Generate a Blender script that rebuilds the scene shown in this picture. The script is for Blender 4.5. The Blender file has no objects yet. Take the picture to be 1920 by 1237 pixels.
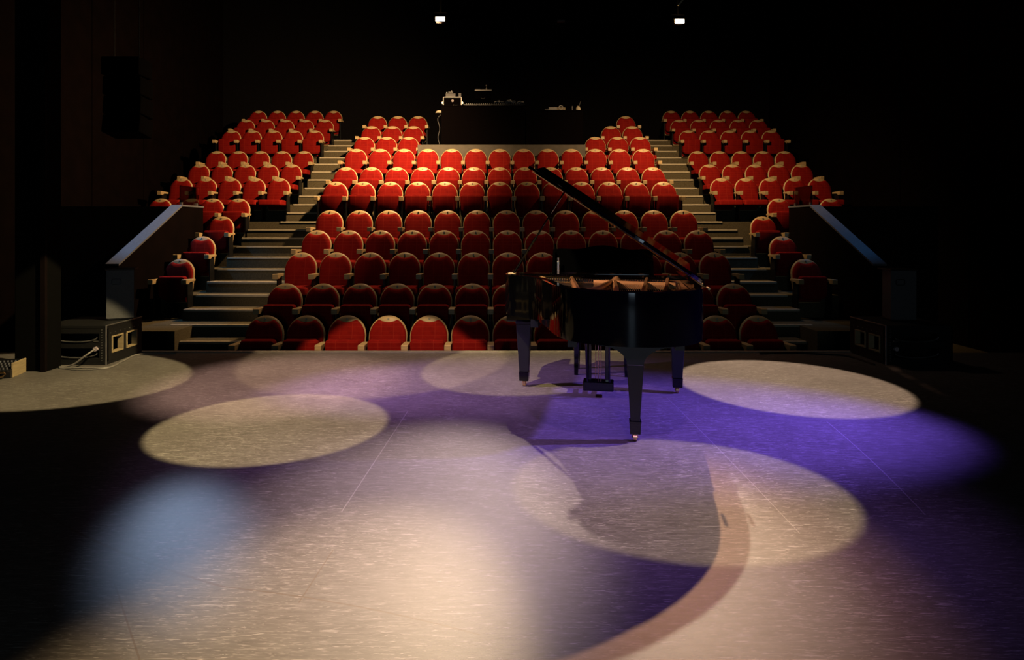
import bpy, bmesh, math, random
from mathutils import Vector, Matrix
random.seed(7)
PI = math.pi
SC = bpy.context.scene
COL = SC.collection

# ------------------------------------------------------------------ camera, world, exposure, lights
EYE = 1.41
F = 1200.0
X0, H0 = 930.0, 424.0
cam_d = bpy.data.cameras.new('camera')
cam = bpy.data.objects.new('camera', cam_d); COL.objects.link(cam)
cam.location = (0, 0, EYE); cam.rotation_euler = (PI/2, 0, 0)
cam_d.sensor_width = 36.0; cam_d.lens = F/1920*36.0
cam_d.shift_x = (960-X0)/1920.0
cam_d.shift_y = (H0-618.5)/1920.0
cam_d.clip_start = 0.05; cam_d.clip_end = 100
SC.camera = cam

w = bpy.data.worlds.new('world'); SC.world = w; w.use_nodes = True
w.node_tree.nodes['Background'].inputs[0].default_value = (0.9, 0.55, 0.5, 1)
w.node_tree.nodes['Background'].inputs[1].default_value = 0.0006
SC.view_settings.view_transform = 'Standard'
SC.view_settings.look = 'None'
SC.view_settings.exposure = 0.0
SC.view_settings.gamma = 1.0
SC.view_settings.use_curve_mapping = False
SC.cycles.diffuse_bounces = 0
SC.cycles.sample_clamp_indirect = 4.0
SC.cycles.caustics_reflective = False
SC.cycles.caustics_refractive = False

def spot(name, loc, target, power, color, half_deg, blend=0.08, radius=0.04):
    d = bpy.data.lights.new(name, 'SPOT')
    d.energy = power; d.color = color; d.spot_size = math.radians(half_deg*2); d.spot_blend = blend
    d.shadow_soft_size = radius
    o = bpy.data.objects.new(name, d); COL.objects.link(o)
    o.location = loc
    o.rotation_euler = (Vector(target)-Vector(loc)).to_track_quat('-Z', 'Y').to_euler()
    return o

WARM = (1.0, 0.66, 0.36)
WHITE = (1.0, 0.80, 0.42)
VIOLET = (0.28, 0.10, 1.0)
def pool(name, cx, cy, r, lx, ly, lz, power, color=WHITE, blend=0.06):
    L = Vector((lx, ly, lz)); T = Vector((cx, cy, 0))
    return spot(name, L, T, power, color, math.degrees(math.atan(r/(L-T).length)), blend, 0.03)
# profile spots: sharp round pools on the stage
pool('profile_spot_a', -1.59, 4.55, 0.82, -1.5, 4.0, 6.0, 2000)
pool('profile_spot_b', -4.15, 5.95, 1.10, 1.2, 3.8, 5.6, 2700)
pool('profile_spot_c', 0.32, 6.42, 1.02, -2.5, 2.6, 5.8, 1900)
pool('profile_spot_d', 2.60, 5.78, 0.95, 2.6, 8.2, 5.6, 2200, (1.0, 0.74, 0.54))
pool('profile_spot_e', 1.03, 3.44, 0.80, 3.8, 3.2, 5.6, 1500)
pool('pink_floor_fill', -1.95, 5.75, 1.30, -2.2, 3.4, 6.2, 2000, (1.0, 0.64, 0.56), 0.7)  # added soft pink fill for the left floor
# front-of-house warm key from the bridge above the audience: two lamps side by side on the right, one on the left
spot('bridge_spot_a', (3.5, 12.0, 7.2), (0.85, 2.7, 0), 4600, (1.0, 0.50, 0.24), 4.7, 1.0, 0.05)
spot('bridge_spot_b', (2.70, 12.0, 7.2), (0.75, 2.8, 0), 4000, (1.0, 0.84, 0.60), 4.0, 1.0, 0.05)
spot('bridge_spot_c', (0.55, 12.0, 6.9), (-0.68, 2.0, 0), 11500, (1.0, 0.73, 0.40), 4.3, 1.0, 0.05)
spot('bridge_spot_d', (0.10, 12.0, 6.9), (-0.42, 3.2, 0), 5200, (1.0, 0.76, 0.64), 5.6, 1.0, 0.05)
# spill that catches the middle of the front row
spot('front_row_spot', (-1.1, 2.2, 6.4), (-1.28, 6.75, 0.0), 1350, (1.0, 0.72, 0.42), 10.2, 0.06, 0.05)
# violet wash from upstage
spot('violet_boom_right', (5.3, 4.3, 2.9), (1.55, 4.7, 0), 3300, (0.20, 0.11, 1.0), 18.5, 1.0, 0.08)
spot('violet_boom_left', (-4.9, 4.8, 3.2), (-0.5, 5.7, 0), 2200, (0.55, 0.30, 1.0), 13, 1.0, 0.08)
spot('violet_wash', (0.4, -3.2, 5.6), (-0.5, 4.3, 0), 1500, (0.66, 0.38, 1.0), 12, 1.0, 0.10)
spot('violet_fill', (1.6, 1.2, 6.6), (0.6, 3.5, 0), 750, (0.40, 0.20, 1.0), 17, 1.0, 0.10)  # added violet fill that tints the piano's shadow
spot('blue_side', (-5.6, 11.0, 4.4), (-1.40, 2.9, 0), 1300, (0.50, 0.68, 1.0), 2.2, 1.0, 0.12)
# warm special that reaches under the lid into the piano
spot('piano_special', (-4.3, 3.4, 3.6), (0.80, 5.05, 0.97), 1300, (1.0, 0.60, 0.42), 5, 0.6, 0.05)
# downlights over the front rows
spot('row_downlight', (-1.4, 10.6, 6.4), (-1.4, 9.3, 0), 160, (1.0, 0.68, 0.46), 38, 1.0, 0.1)
spot('row_downlight', (2.2, 10.6, 6.4), (2.2, 9.3, 0), 80, (1.0, 0.70, 0.55), 38, 1.0, 0.1)
# small blue lamps over the two side parapets
spot('parapet_blue', (-6.7, 10.4, 3.6), (-5.82, 10.9, 1.4), 90, (0.16, 0.47, 1.0), 28, 0.6, 0.03)
spot('parapet_blue', (6.7, 10.4, 3.6), (5.82, 10.9, 1.4), 26, (0.10, 0.40, 1.0), 28, 0.6, 0.03)
# added soft warm spot, source unseen, over the left end of the middle rows
spot('seat_fill', (-1.2, 2.0, 6.6), (-3.3, 10.6, 0.9), 650, (1.0, 0.7, 0.45), 8, 1.0, 0.1)
# added cool area light, unseen, for the upright reflection on the piano tail
ad = bpy.data.lights.new('strip_reflection_light', 'AREA'); ad.shape = 'RECTANGLE'; ad.size = 1.1; ad.size_y = 2.2; ad.energy = 22; ad.color = (0.62, 0.82, 1.0)
ao = bpy.data.objects.new('strip_reflection_light', ad); COL.objects.link(ao); ao.location = (-0.45, -3.4, 1.3); ao.rotation_euler = (PI/2, 0, 0)

# ------------------------------------------------------------------ helpers
def tag(o, label=None, cat=None, group=None, kind=None):
    if label: o['label'] = label
    if cat: o['category'] = cat
    if group: o['group'] = group
    if kind: o['kind'] = kind
    return o

def empty(name, loc, rz=0.0):
    o = bpy.data.objects.new(name, None); COL.objects.link(o)
    o.location = loc; o.rotation_euler = (0, 0, rz); o.empty_display_size = 0.1
    return o

class MB:
    """collects shapes for ONE mesh object"""
    def __init__(s): s.bm = bmesh.new()
    def _add(s, vs, fs):
        vv = [s.bm.verts.new(v) for v in vs]
        out = []
        for f in fs:
            try: out.append(s.bm.faces.new([vv[i] for i in f]))
            except ValueError: pass
        return vv, out
    def box(s, x0, x1, y0, y1, z0, z1, bev=0.0, M=None):
        vs = [(x0,y0,z0),(x1,y0,z0),(x1,y1,z0),(x0,y1,z0),(x0,y0,z1),(x1,y0,z1),(x1,y1,z1),(x0,y1,z1)]
        if M is not None: vs = [M @ Vector(v) for v in vs]
        vv, ff = s._add(vs, [(3,2,1,0),(4,5,6,7),(0,1,5,4),(1,2,6,5),(2,3,7,6),(3,0,4,7)])
        if bev > 0:
            ee = list({e for f in ff for e in f.edges})
            bmesh.ops.bevel(s.bm, geom=ee, offset=bev, segments=2, affect='EDGES', profile=0.5)
        return s
    def frustum(s, c0, hx0, hy0, z0, c1, hx1, hy1, z1, bev=0.0):
        vs = [(c0[0]+a*hx0, c0[1]+b*hy0, z0) for a,b in ((-1,-1),(1,-1),(1,1),(-1,1))] + \
             [(c1[0]+a*hx1, c1[1]+b*hy1, z1) for a,b in ((-1,-1),(1,-1),(1,1),(-1,1))]
        vv, ff = s._add(vs, [(3,2,1,0),(4,5,6,7),(0,1,5,4),(1,2,6,5),(2,3,7,6),(3,0,4,7)])
        if bev > 0:
            ee = list({e for f in ff for e in f.edges})
            bmesh.ops.bevel(s.bm, geom=ee, offset=bev, segments=2, affect='EDGES', profile=0.5)
        return s
    def loft(s, rings, cap=True):
        """rings of equal-length point lists"""
        n = len(rings[0]); rv = []
        for r in rings: rv.append([s.bm.verts.new(p) for p in r])
        for a, b in zip(rv[:-1], rv[1:]):
            for i in range(n):
                j = (i+1) % n
                s.bm.faces.new((a[i], a[j], b[j], b[i]))
        if cap:
            s.bm.faces.new(list(reversed(rv[0]))); s.bm.faces.new(rv[-1])
        return s
    def tube(s, pts, r, n=8):
        pts = [Vector(p) for p in pts]; rings = []
        for i, p in enumerate(pts):
            d = (pts[min(i+1, len(pts)-1)] - pts[max(i-1, 0)]).normalized()
            up = Vector((0,0,1)) if abs(d.z) < 0.9 else Vector((1,0,0))
            a = d.cross(up).normalized(); b = d.cross(a).normalized()
            rr = r[i] if isinstance(r, (list, tuple)) else r
            rings.append([p + a*rr*math.cos(2*PI*k/n) + b*rr*math.sin(2*PI*k/n) for k in range(n)])
        return s.loft(rings)
    def lathe(s, prof, n=16, c=(0,0,0)):
        rings = [[(c[0]+r*math.cos(2*PI*k/n), c[1]+r*math.sin(2*PI*k/n), c[2]+z) for k in range(n)] for r, z in prof]
        return s.loft(rings)
    def disc(s, c, r, axis='y', t=0.01, n=16):
        c = Vector(c)
        def P(k, off):
            ca, sa = r*math.cos(2*PI*k/n), r*math.sin(2*PI*k/n)
            if axis == 'y': return c + Vector((ca, off, sa))
            if axis == 'x': return c + Vector((off, ca, sa))
            return c + Vector((ca, sa, off))
        return s.loft([[P(k, -t/2) for k in range(n)], [P(k, t/2) for k in range(n)]])
    def prism(s, poly, f0, f1):
        """poly: list of 2d points; f0/f1 map a 2d point to 3d for the two ends"""
        return s.loft([[f0(p) for p in poly], [f1(p) for p in poly]])
    def build(s, name, mat, parent=None, smooth=False, loc=None):
        bmesh.ops.recalc_face_normals(s.bm, faces=s.bm.faces[:])
        me = bpy.data.meshes.new(name); s.bm.to_mesh(me); s.bm.free()
        me.materials.append(mat)
        if smooth:
            for p in me.polygons: p.use_smooth = True
            try: me.set_sharp_from_angle(angle=math.radians(38))
            except Exception: pass
        o = bpy.data.objects.new(name, me); COL.objects.link(o)
        if parent is not None: o.parent = parent
        if loc is not None: o.location = loc
        return o

def inset_poly(poly, d):
    n = len(poly); out = []
    area = sum(poly[i][0]*poly[(i+1)%n][1]-poly[(i+1)%n][0]*poly[i][1] for i in range(n))
    sg = 1 if area > 0 else -1
    for i in range(n):
        p, q, r = Vector(poly[i-1]), Vector(poly[i]), Vector(poly[(i+1)%n])
        a = (q-p); b = (r-q)
        if a.length < 1e-9: a = b
        if b.length < 1e-9: b = a
        na = Vector((-a.y, a.x)).normalized()*sg; nb = Vector((-b.y, b.x)).normalized()*sg
        m = (na+nb)
        if m.length < 1e-6: m = na
        m.normalize()
        k = max(0.5, m.dot(na))
        out.append(tuple(q + m*(d/k)))
    return out

def rounded_rect(x0, x1, z0, z1, rb, rt, n=5):
    pts = []
    for cx, cz, r, a0 in ((x1-rb, z0+rb, rb, -90), (x1-rt, z1-rt, rt, 0), (x0+rt, z1-rt, rt, 90), (x0+rb, z0+rb, rb, 180)):
        for k in range(n+1):
            a = math.radians(a0 + 90*k/n)
            pts.append((cx+r*math.cos(a), cz+r*math.sin(a)))
    return pts

# ------------------------------------------------------------------ materials
def nodes_of(m):
    m.use_nodes = True
    nt = m.node_tree; return nt, nt.nodes, nt.links, nt.nodes['Principled BSDF']

def mat(name, col, rough=0.5, metal=0.0, var=0.12, scale=18.0, bump=0.0, spec=None, sheen=0.0, coat=0.0, stretch=None):
    m = bpy.data.materials.new(name)
    nt, N, L, P = nodes_of(m)
    tc = N.new('ShaderNodeTexCoord'); mp = N.new('ShaderNodeMapping')
    L.new(tc.outputs['Object'], mp.inputs[0])
    if stretch: mp.inputs['Scale'].default_value = stretch
    nz = N.new('ShaderNodeTexNoise'); nz.inputs['Scale'].default_value = scale; nz.inputs['Detail'].default_value = 4
    L.new(mp.outputs[0], nz.inputs['Vector'])
    cr = N.new('ShaderNodeValToRGB')
    a = [max(0, c*(1-var)) for c in col]; b = [min(1, c*(1+var)) for c in col]
    cr.color_ramp.elements[0].position = 0.3; cr.color_ramp.elements[0].color = (*a, 1)
    cr.color_ramp.elements[1].position = 0.7; cr.color_ramp.elements[1].color = (*b, 1)
    L.new(nz.outputs['Fac'], cr.inputs[0]); L.new(cr.outputs[0], P.inputs['Base Color'])
    P.inputs['Roughness'].default_value = rough; P.inputs['Metallic'].default_value = metal
    if spec is not None: P.inputs['Specular IOR Level'].default_value = spec
    if sheen: P.inputs['Sheen Weight'].default_value = sheen; P.inputs['Sheen Tint'].default_value = (*[min(1, c*2+0.05) for c in col], 1)
    if coat: P.inputs['Coat Weight'].default_value = coat; P.inputs['Coat Roughness'].default_value = 0.03
    if bump:
        bp = N.new('ShaderNodeBump'); bp.inputs['Strength'].default_value = bump; bp.inputs['Distance'].default_value = 0.01
        L.new(nz.outputs['Fac'], bp.inputs['Height']); L.new(bp.outputs[0], P.inputs['Normal'])
    return m

def velvet():
    m = bpy.data.materials.new('red_velvet')
    nt, N, L, P = nodes_of(m)
    tc = N.new('ShaderNodeTexCoord')
    sep = N.new('ShaderNodeSeparateXYZ'); L.new(tc.outputs['Object'], sep.inputs[0])
    def line(sock, period, width):
        mo = N.new('ShaderNodeMath'); mo.operation = 'PINGPONG'; mo.inputs[1].default_value = period/2
        L.new(sock, mo.inputs[0])
        lt = N.new('ShaderNodeMath'); lt.operation = 'LESS_THAN'; lt.inputs[1].default_value = width
        L.new(mo.outputs[0], lt.inputs[0]); return lt.outputs[0]
    ax = N.new('ShaderNodeMath'); ax.operation = 'ADD'; ax.inputs[1].default_value = 0.08
    L.new(sep.outputs['X'], ax.inputs[0])
    lx = line(ax.outputs[0], 0.16, 0.0035); lz = line(sep.outputs['Z'], 0.055, 0.0022)
    mx = N.new('ShaderNodeMath'); mx.operation = 'MAXIMUM'; L.new(lx, mx.inputs[0]); L.new(lz, mx.inputs[1])
    nz = N.new('ShaderNodeTexNoise'); nz.inputs['Scale'].default_value = 14; nz.inputs['Detail'].default_value = 5
    L.new(tc.outputs['Object'], nz.inputs['Vector'])
    cr = N.new('ShaderNodeValToRGB')
    cr.color_ramp.elements[0].position = 0.3; cr.color_ramp.elements[0].color = (0.33, 0.0075, 0.005, 1)
    cr.color_ramp.elements[1].position = 0.75; cr.color_ramp.elements[1].color = (0.43, 0.012, 0.006, 1)
    L.new(nz.outputs['Fac'], cr.inputs[0])
    mix = N.new('ShaderNodeMixRGB'); mix.inputs[2].default_value = (0.60, 0.045, 0.022, 1)
    ml = N.new('ShaderNodeMath'); ml.operation = 'MULTIPLY'; ml.inputs[1].default_value = 0.55
    L.new(mx.outputs[0], ml.inputs[0]); L.new(ml.outputs[0], mix.inputs[0]); L.new(cr.outputs[0], mix.inputs[1])
    L.new(mix.outputs[0], P.inputs['Base Color'])
    P.inputs['Roughness'].default_value = 0.8; P.inputs['Specular IOR Level'].default_value = 0.15
    P.inputs['Sheen Weight'].default_value = 0.12; P.inputs['Sheen Tint'].default_value = (1.0, 0.16, 0.10, 1)
    P.inputs['Sheen Roughness'].default_value = 0.4
    return m

def stage_vinyl():
    m = bpy.data.materials.new('stage_vinyl')
    nt, N, L, P = nodes_of(m)
    tc = N.new('ShaderNodeTexCoord')
    base = N.new('ShaderNodeTexNoise'); base.inputs['Scale'].default_value = 1.6; base.inputs['Detail'].default_value = 7
    L.new(tc.outputs['Object'], base.inputs['Vector'])
    cr = N.new('ShaderNodeValToRGB')
    cr.color_ramp.elements[0].position = 0.3; cr.color_ramp.elements[0].color = (0.105, 0.088, 0.076, 1)
    cr.color_ramp.elements[1].position = 0.72; cr.color_ramp.elements[1].color = (0.190, 0.168, 0.146, 1)
    fine = N.new('ShaderNodeTexNoise'); fine.inputs['Scale'].default_value = 1.0; fine.inputs['Detail'].default_value = 6
    fm = N.new('ShaderNodeMapping'); fm.inputs['Scale'].default_value = (9, 55, 1); L.new(tc.outputs['Object'], fm.inputs[0]); L.new(fm.outputs[0], fine.inputs['Vector'])
    bm_ = N.new('ShaderNodeMath'); bm_.operation = 'MULTIPLY_ADD'; bm_.inputs[1].default_value = 0.8
    half = N.new('ShaderNodeMath'); half.operation = 'MULTIPLY_ADD'; half.inputs[1].default_value = 0.5; half.inputs[2].default_value = -0.15; L.new(base.outputs['Fac'], half.inputs[0])
    L.new(fine.outputs['Fac'], bm_.inputs[0]); L.new(half.outputs[0], bm_.inputs[2])
    L.new(bm_.outputs[0], cr.inputs[0])
    def streak(rot, sx, sy, lo, hi, seed, dist=0.0):
        mp = N.new('ShaderNodeMapping'); mp.inputs['Rotation'].default_value = (0, 0, math.radians(rot))
        mp.inputs['Location'].default_value = (seed, seed*0.37, 0)
        mp.inputs['Scale'].default_value = (sx, sy, 1)
        # domain wobble so the scratches bend
        L.new(tc.outputs['Object'], mp.inputs[0])
        nz = N.new('ShaderNodeTexNoise'); nz.inputs['Scale'].default_value = 1.0; nz.inputs['Detail'].default_value = 1.5
        nz.inputs['Distortion'].default_value = dist
        L.new(mp.outputs[0], nz.inputs['Vector'])
        r = N.new('ShaderNodeValToRGB'); r.color_ramp.elements[0].position = lo; r.color_ramp.elements[1].position = hi
        L.new(nz.outputs['Fac'], r.inputs[0]); return r.outputs[0]
    def mx(a, b):
        n = N.new('ShaderNodeMath'); n.operation = 'MAXIMUM'; L.new(a, n.inputs[0]); L.new(b, n.inputs[1]); return n.outputs[0]
    s = streak(4, 9, 150, .66, .74, 1.0, .8)
    for rot, sx, sy, lo, hi, sd, di in ((-8, 14, 190, .65, .72, 5.2, 1.0), (28, 9, 150, .69, .75, 9.1, 1.2), (-38, 10, 170, .695, .76, 2.7, 1.3), (72, 8, 140, .70, .76, 7.7, 1.2), (13, 18, 210, .64, .72, 11.3, 1.6), (-17, 6, 120, .69, .77, 15.1, .9), (52, 14, 160, .70, .76, 19.4, 2.0)):
        s = mx(s, streak(rot, sx, sy, lo, hi, sd, di))
    # patchy wear: scuffs gather in some areas
    wear = N.new('ShaderNodeTexNoise'); wear.inputs['Scale'].default_value = 0.9; wear.inputs['Detail'].default_value = 3
    L.new(tc.outputs['Object'], wear.inputs['Vector'])
    wr = N.new('ShaderNodeMapRange'); wr.inputs[1].default_value = .35; wr.inputs[2].default_value = .65; wr.inputs[3].default_value = .35; wr.inputs[4].default_value = 1.0
    L.new(wear.outputs['Fac'], wr.inputs[0])
    wm = N.new('ShaderNodeMath'); wm.operation = 'MULTIPLY'; L.new(s, wm.inputs[0]); L.new(wr.outputs[0], wm.inputs[1]); s = wm.outputs[0]
    # long drag marks across the vinyl
    sp = N.new('ShaderNodeSeparateXYZ'); L.new(tc.outputs['Object'], sp.inputs[0])
    def drag(x0, y0, x1, y1, bow, wd):
        d = Vector((x1-x0, y1-y0)); ln = d.length; d.normalize(); n = Vector((-d.y, d.x))
        # along = (p-p0).d / ln ; across = (p-p0).n - bow*4*a*(1-a)
        def dot(v):
            a = N.new('ShaderNodeMath'); a.operation = 'MULTIPLY_ADD'; a.inputs[1].default_value = v.x; a.inputs[2].default_value = -(x0*v.x+y0*v.y); L.new(sp.outputs['X'], a.inputs[0])
            b = N.new('ShaderNodeMath'); b.operation = 'MULTIPLY_ADD'; b.inputs[1].default_value = v.y; L.new(sp.outputs['Y'], b.inputs[0]); L.new(a.outputs[0], b.inputs[2]); return b.outputs[0]
        al = N.new('ShaderNodeMath'); al.operation = 'DIVIDE'; al.inputs[1].default_value = ln; L.new(dot(d), al.inputs[0])
        om = N.new('ShaderNodeMath'); om.operation = 'SUBTRACT'; om.inputs[0].default_value = 1; L.new(al.outputs[0], om.inputs[1])
        q = N.new('ShaderNodeMath'); q.operation = 'MULTIPLY'; L.new(al.outputs[0], q.inputs[0]); L.new(om.outputs[0], q.inputs[1])
        ins = N.new('ShaderNodeMath'); ins.operation = 'GREATER_THAN'; ins.inputs[1].default_value = 0; L.new(q.outputs[0], ins.inputs[0])
        ac = N.new('ShaderNodeMath'); ac.operation = 'MULTIPLY_ADD'; ac.inputs[1].default_value = -4*bow; L.new(q.outputs[0], ac.inputs[0]); L.new(dot(n), ac.inputs[2])
        ab = N.new('ShaderNodeMath'); ab.operation = 'ABSOLUTE'; L.new(ac.outputs[0], ab.inputs[0])
        lt = N.new('ShaderNodeMath'); lt.operation = 'LESS_THAN'; lt.inputs[1].default_value = wd; L.new(ab.outputs[0], lt.inputs[0])
        o = N.new('ShaderNodeMath'); o.operation = 'MULTIPLY'; L.new(lt.outputs[0], o.inputs[0]); L.new(ins.outputs[0], o.inputs[1]); return o.outputs[0]
    def fp(px, py):
        D = EYE*F/(py-H0); return ((px-X0)*D/F, D)
    for a, b, bow, wd in (((1550, 790), (1735, 965), 0.02, .003), ((765, 770), (640, 960), 0.0, .003), ((1250, 745), (1500, 1000), .01, .002), ((1690, 745), (1840, 815), 0, .002)):
        dl = N.new('ShaderNodeMath'); dl.operation = 'MULTIPLY'; dl.inputs[1].default_value = 0.45; L.new(drag(*fp(*a), *fp(*b), bow, wd), dl.inputs[0]); s = mx(s, dl.outputs[0])
    dk = drag(*fp(60, 945), *fp(420, 1100), -0.05, .006)
    for a, b, bow, wd in (((420, 1100), (900, 1190), .03, .004), ((560, 1130), (625, 1030), 0, .003), ((215, 1095), (262, 1237), 0, .003)):
        dk = mx(dk, drag(*fp(*a), *fp(*b), bow, wd))
    mix = N.new('ShaderNodeMixRGB'); mix.inputs[2].default_value = (0.62, 0.56, 0.50, 1)
    k = N.new('ShaderNodeMath'); k.operation = 'MULTIPLY'; k.inputs[1].default_value = 0.8; L.new(s, k.inputs[0])
    L.new(k.outputs[0], mix.inputs[0]); L.new(cr.outputs[0], mix.inputs[1])
    mix2 = N.new('ShaderNodeMixRGB'); mix2.inputs[2].default_value = (0.12, 0.075, 0.045, 1)
    k2 = N.new('ShaderNodeMath'); k2.operation = 'MULTIPLY'; k2.inputs[1].default_value = 0.55; L.new(dk, k2.inputs[0])
    L.new(k2.outputs[0], mix2.inputs[0]); L.new(mix.outputs[0], mix2.inputs[1])
    L.new(mix2.outputs[0], P.inputs['Base Color'])
    P.inputs['Roughness'].default_value = 0.5
    P.inputs['Specular IOR Level'].default_value = 0.3
    bp = N.new('ShaderNodeBump'); bp.inputs['Strength'].default_value = 0.12; bp.inputs['Distance'].default_value = 0.004
    L.new(s, bp.inputs['Height']); L.new(bp.outputs[0], P.inputs['Normal'])
    return m

def emit(name, col, strength):
    m = bpy.data.materials.new(name); nt, N, L, P = nodes_of(m)
    P.inputs['Base Color'].default_value = (0, 0, 0, 1)
    P.inputs['Emission Color'].default_value = (*col, 1); P.inputs['Emission Strength'].default_value = strength
    return m

def glass():
    m = bpy.data.materials.new('guard_glass'); m.use_nodes = True
    nt = m.node_tree; N = nt.nodes; L = nt.links; N.remove(N['Principled BSDF'])
    out = N['Material Output']
    tr = N.new('ShaderNodeBsdfTransparent'); gl = N.new('ShaderNodeBsdfGlossy'); gl.inputs['Roughness'].default_value = 0.03
    fr = N.new('ShaderNodeFresnel'); fr.inputs['IOR'].default_value = 1.5
    mx = N.new('ShaderNodeMixShader'); L.new(fr.outputs[0], mx.inputs[0]); L.new(tr.outputs[0], mx.inputs[1]); L.new(gl.outputs[0], mx.inputs[2])
    L.new(mx.outputs[0], out.inputs['Surface'])
    return m

M = {
 'velvet': velvet(), 'vinyl': stage_vinyl(),
 'wood': mat('pale_beech', (0.88, 0.60, 0.28), 0.42, var=0.14, scale=6, stretch=(1, 1, 9)),
 'iron': mat('black_iron', (0.015, 0.014, 0.014), 0.5, 0.3),
 'plate': mat('number_brass', (0.80, 0.70, 0.52), 0.4, 0.0),
 'carpet': mat('tier_carpet', (0.20, 0.16, 0.09), 0.95, var=0.25, scale=60, bump=0.3, spec=0.1),
 'nosing': mat('pale_nosing', (0.90, 0.76, 0.52), 0.6, var=0.08),
 'concrete': mat('grey_fascia', (0.20, 0.17, 0.13), 0.85, var=0.1, scale=9, bump=0.1),
 'wall': mat('dark_brown_wall', (0.006, 0.0025, 0.0018), 0.9, var=0.3, scale=3, bump=0.2, spec=0.1),
 'black': mat('black_paint', (0.010, 0.008, 0.008), 0.8, var=0.2, spec=0.15),
 'drape': mat('black_drape', (0.008, 0.007, 0.007), 0.98, var=0.25, spec=0.05, sheen=0.0),
 'lacquer': mat('black_lacquer', (0.0015, 0.0015, 0.0018), 0.06, var=0.05, spec=0.5),
 'pillar': mat('pillar_shaded', (0.004, 0.0035, 0.003), 0.9, spec=0.05),  # face darkened in the colour, as the pillar's unlit part
 'satin': mat('black_satin', (0.008, 0.008, 0.010), 0.4, var=0.1),
 'gold': mat('bronze_plate', (0.72, 0.40, 0.17), 0.38, 0.55, var=0.08, scale=6),
 'board': mat('spruce_board', (0.55, 0.30, 0.11), 0.5, var=0.15, scale=5, stretch=(12, 1, 1)),
 'brass': mat('brass', (0.72, 0.48, 0.24), 0.28, 1.0, var=0.06),
 'steel': mat('bright_steel', (0.62, 0.60, 0.58), 0.3, 1.0, var=0.06),
 'dullsteel': mat('dull_steel', (0.34, 0.32, 0.30), 0.45, 0.8, var=0.1),
 'felt': mat('red_felt', (0.35, 0.03, 0.03), 0.95, spec=0.05),
 'ivory': mat('white_keys', (0.75, 0.72, 0.66), 0.3, var=0.03),
 'leather': mat('black_leather', (0.014, 0.013, 0.013), 0.45, bump=0.1, scale=80),
 'cab': mat('speaker_paint', (0.010, 0.009, 0.008), 0.55, var=0.2, scale=120, bump=0.3),
 'cabgrey': mat('grey_cabinet', (0.13, 0.125, 0.12), 0.6, var=0.1, scale=60, bump=0.1),
 'ply': mat('raw_ply', (0.46, 0.33, 0.17), 0.6, var=0.12, scale=8, stretch=(1, 1, 8)),
 'paper': mat('white_paper', (0.66, 0.62, 0.58), 0.8, var=0.1, scale=30),
 'grey': mat('mid_grey_plastic', (0.16, 0.15, 0.15), 0.5),
 'deskblack': mat('desk_black', (0.0035, 0.002, 0.002), 0.9, spec=0.04),
 'rail': mat('painted_rail', (0.30, 0.30, 0.32), 0.45, var=0.1, scale=30),
 'trimstrip': mat('stage_edge_strip', (0.40, 0.35, 0.28), 0.45, 0.2),
 'array': mat('array_unlit', (0.003, 0.0025, 0.0025), 0.95, spec=0.03),  # darker than the other cabinets: lack of light put into the colour
 'cable': mat('grey_cable', (0.26, 0.23, 0.20), 0.55),
 'blackcable': mat('black_cable', (0.014, 0.013, 0.013), 0.5),
 'red': mat('red_plastic', (0.28, 0.02, 0.03), 0.4),
 'tape': mat('tape_roll', (0.45, 0.34, 0.18), 0.5),
 'label': mat('pale_label', (0.58, 0.45, 0.45), 0.5),
 'lamp': emit('lamp_lens', (1.0, 0.72, 0.34), 26.0),
 'glass': glass(),
}

# ------------------------------------------------------------------ measured rows
# centre block rows: (apparent width of 12 seat steps in px, px of left end seat, y of the back tops)
SEAT = 0.54
CEN = [(1, 922.7, 497.7, 591.7), (2, 839.5, 535.5, 531.6), (3, 773.8, 565.5, 473.2), (4, 714.6, 594.4, 431.5), (5, 662.3, 618.6, 394.0),
       (6, 614.4, 629.6, 340.5), (7, 575.8, 648.6, 313.0), (8, 537.9, 667.9, 278.7), (9, 514.0, 683.6, 256.0), (10, 489.1, 696.3, 236.3), (11, 464.7, 708.3, 217.2)]
HC = 0.96
def cen_depth(i): return (0.0130 + 0.00128*(i-1))*F*SEAT
def zpix(y, D): return EYE + (H0-y)*D/F
def xpix(x, D): return (x-X0)*D/F
rows = {}
for i, W, xl, y in CEN:
    D = cen_depth(i)
    rows[i] = dict(D=D, floor=zpix(y, D)-HC, xl=xpix(xl, D), px=xl, W=W)
# side rows (upwards): y of tops, aisle seat px left / right block, number, up?
SIDE = [('a', 485.3, 338.0, 1509.8, 1, 1), ('b', 442.9, 379.3, 1467.0, 1, 1), ('c', 405.5, 415.6, 1430.0, 1, 1),
        ('d', 371.9, 447.0, 1460.3, 4, 3), ('e', 333.6, 523.6, 1352.4, 5, 5), ('f', 307.8, 546.9, 1330.0, 5, 5), ('g', 282.8, 569.4, 1308.2, 5, 5),
        ('h', 243.8, 589.5, 1290.5, 5, 5), ('i', 224.0, 609.2, 1273.6, 5, 5), ('j', 207.2, 625.6, 1258.3, 5, 5)]
side = []
for k, (nm, y, pl, pr, nl, nr) in enumerate(SIDE):
    D = (0.0203 + 0.00128*(k-3))*F*SEAT
    side.append(dict(D=D, floor=zpix(y, D)-HC, xl=xpix(pl, D), xr=xpix(pr, D), nl=nl, nr=nr, up=nm in 'abcdhij'))
ZH = rows[1]['floor']            # hall floor level
STAGE_Y = EYE*F/(661.0-H0)       # downstage edge

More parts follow.
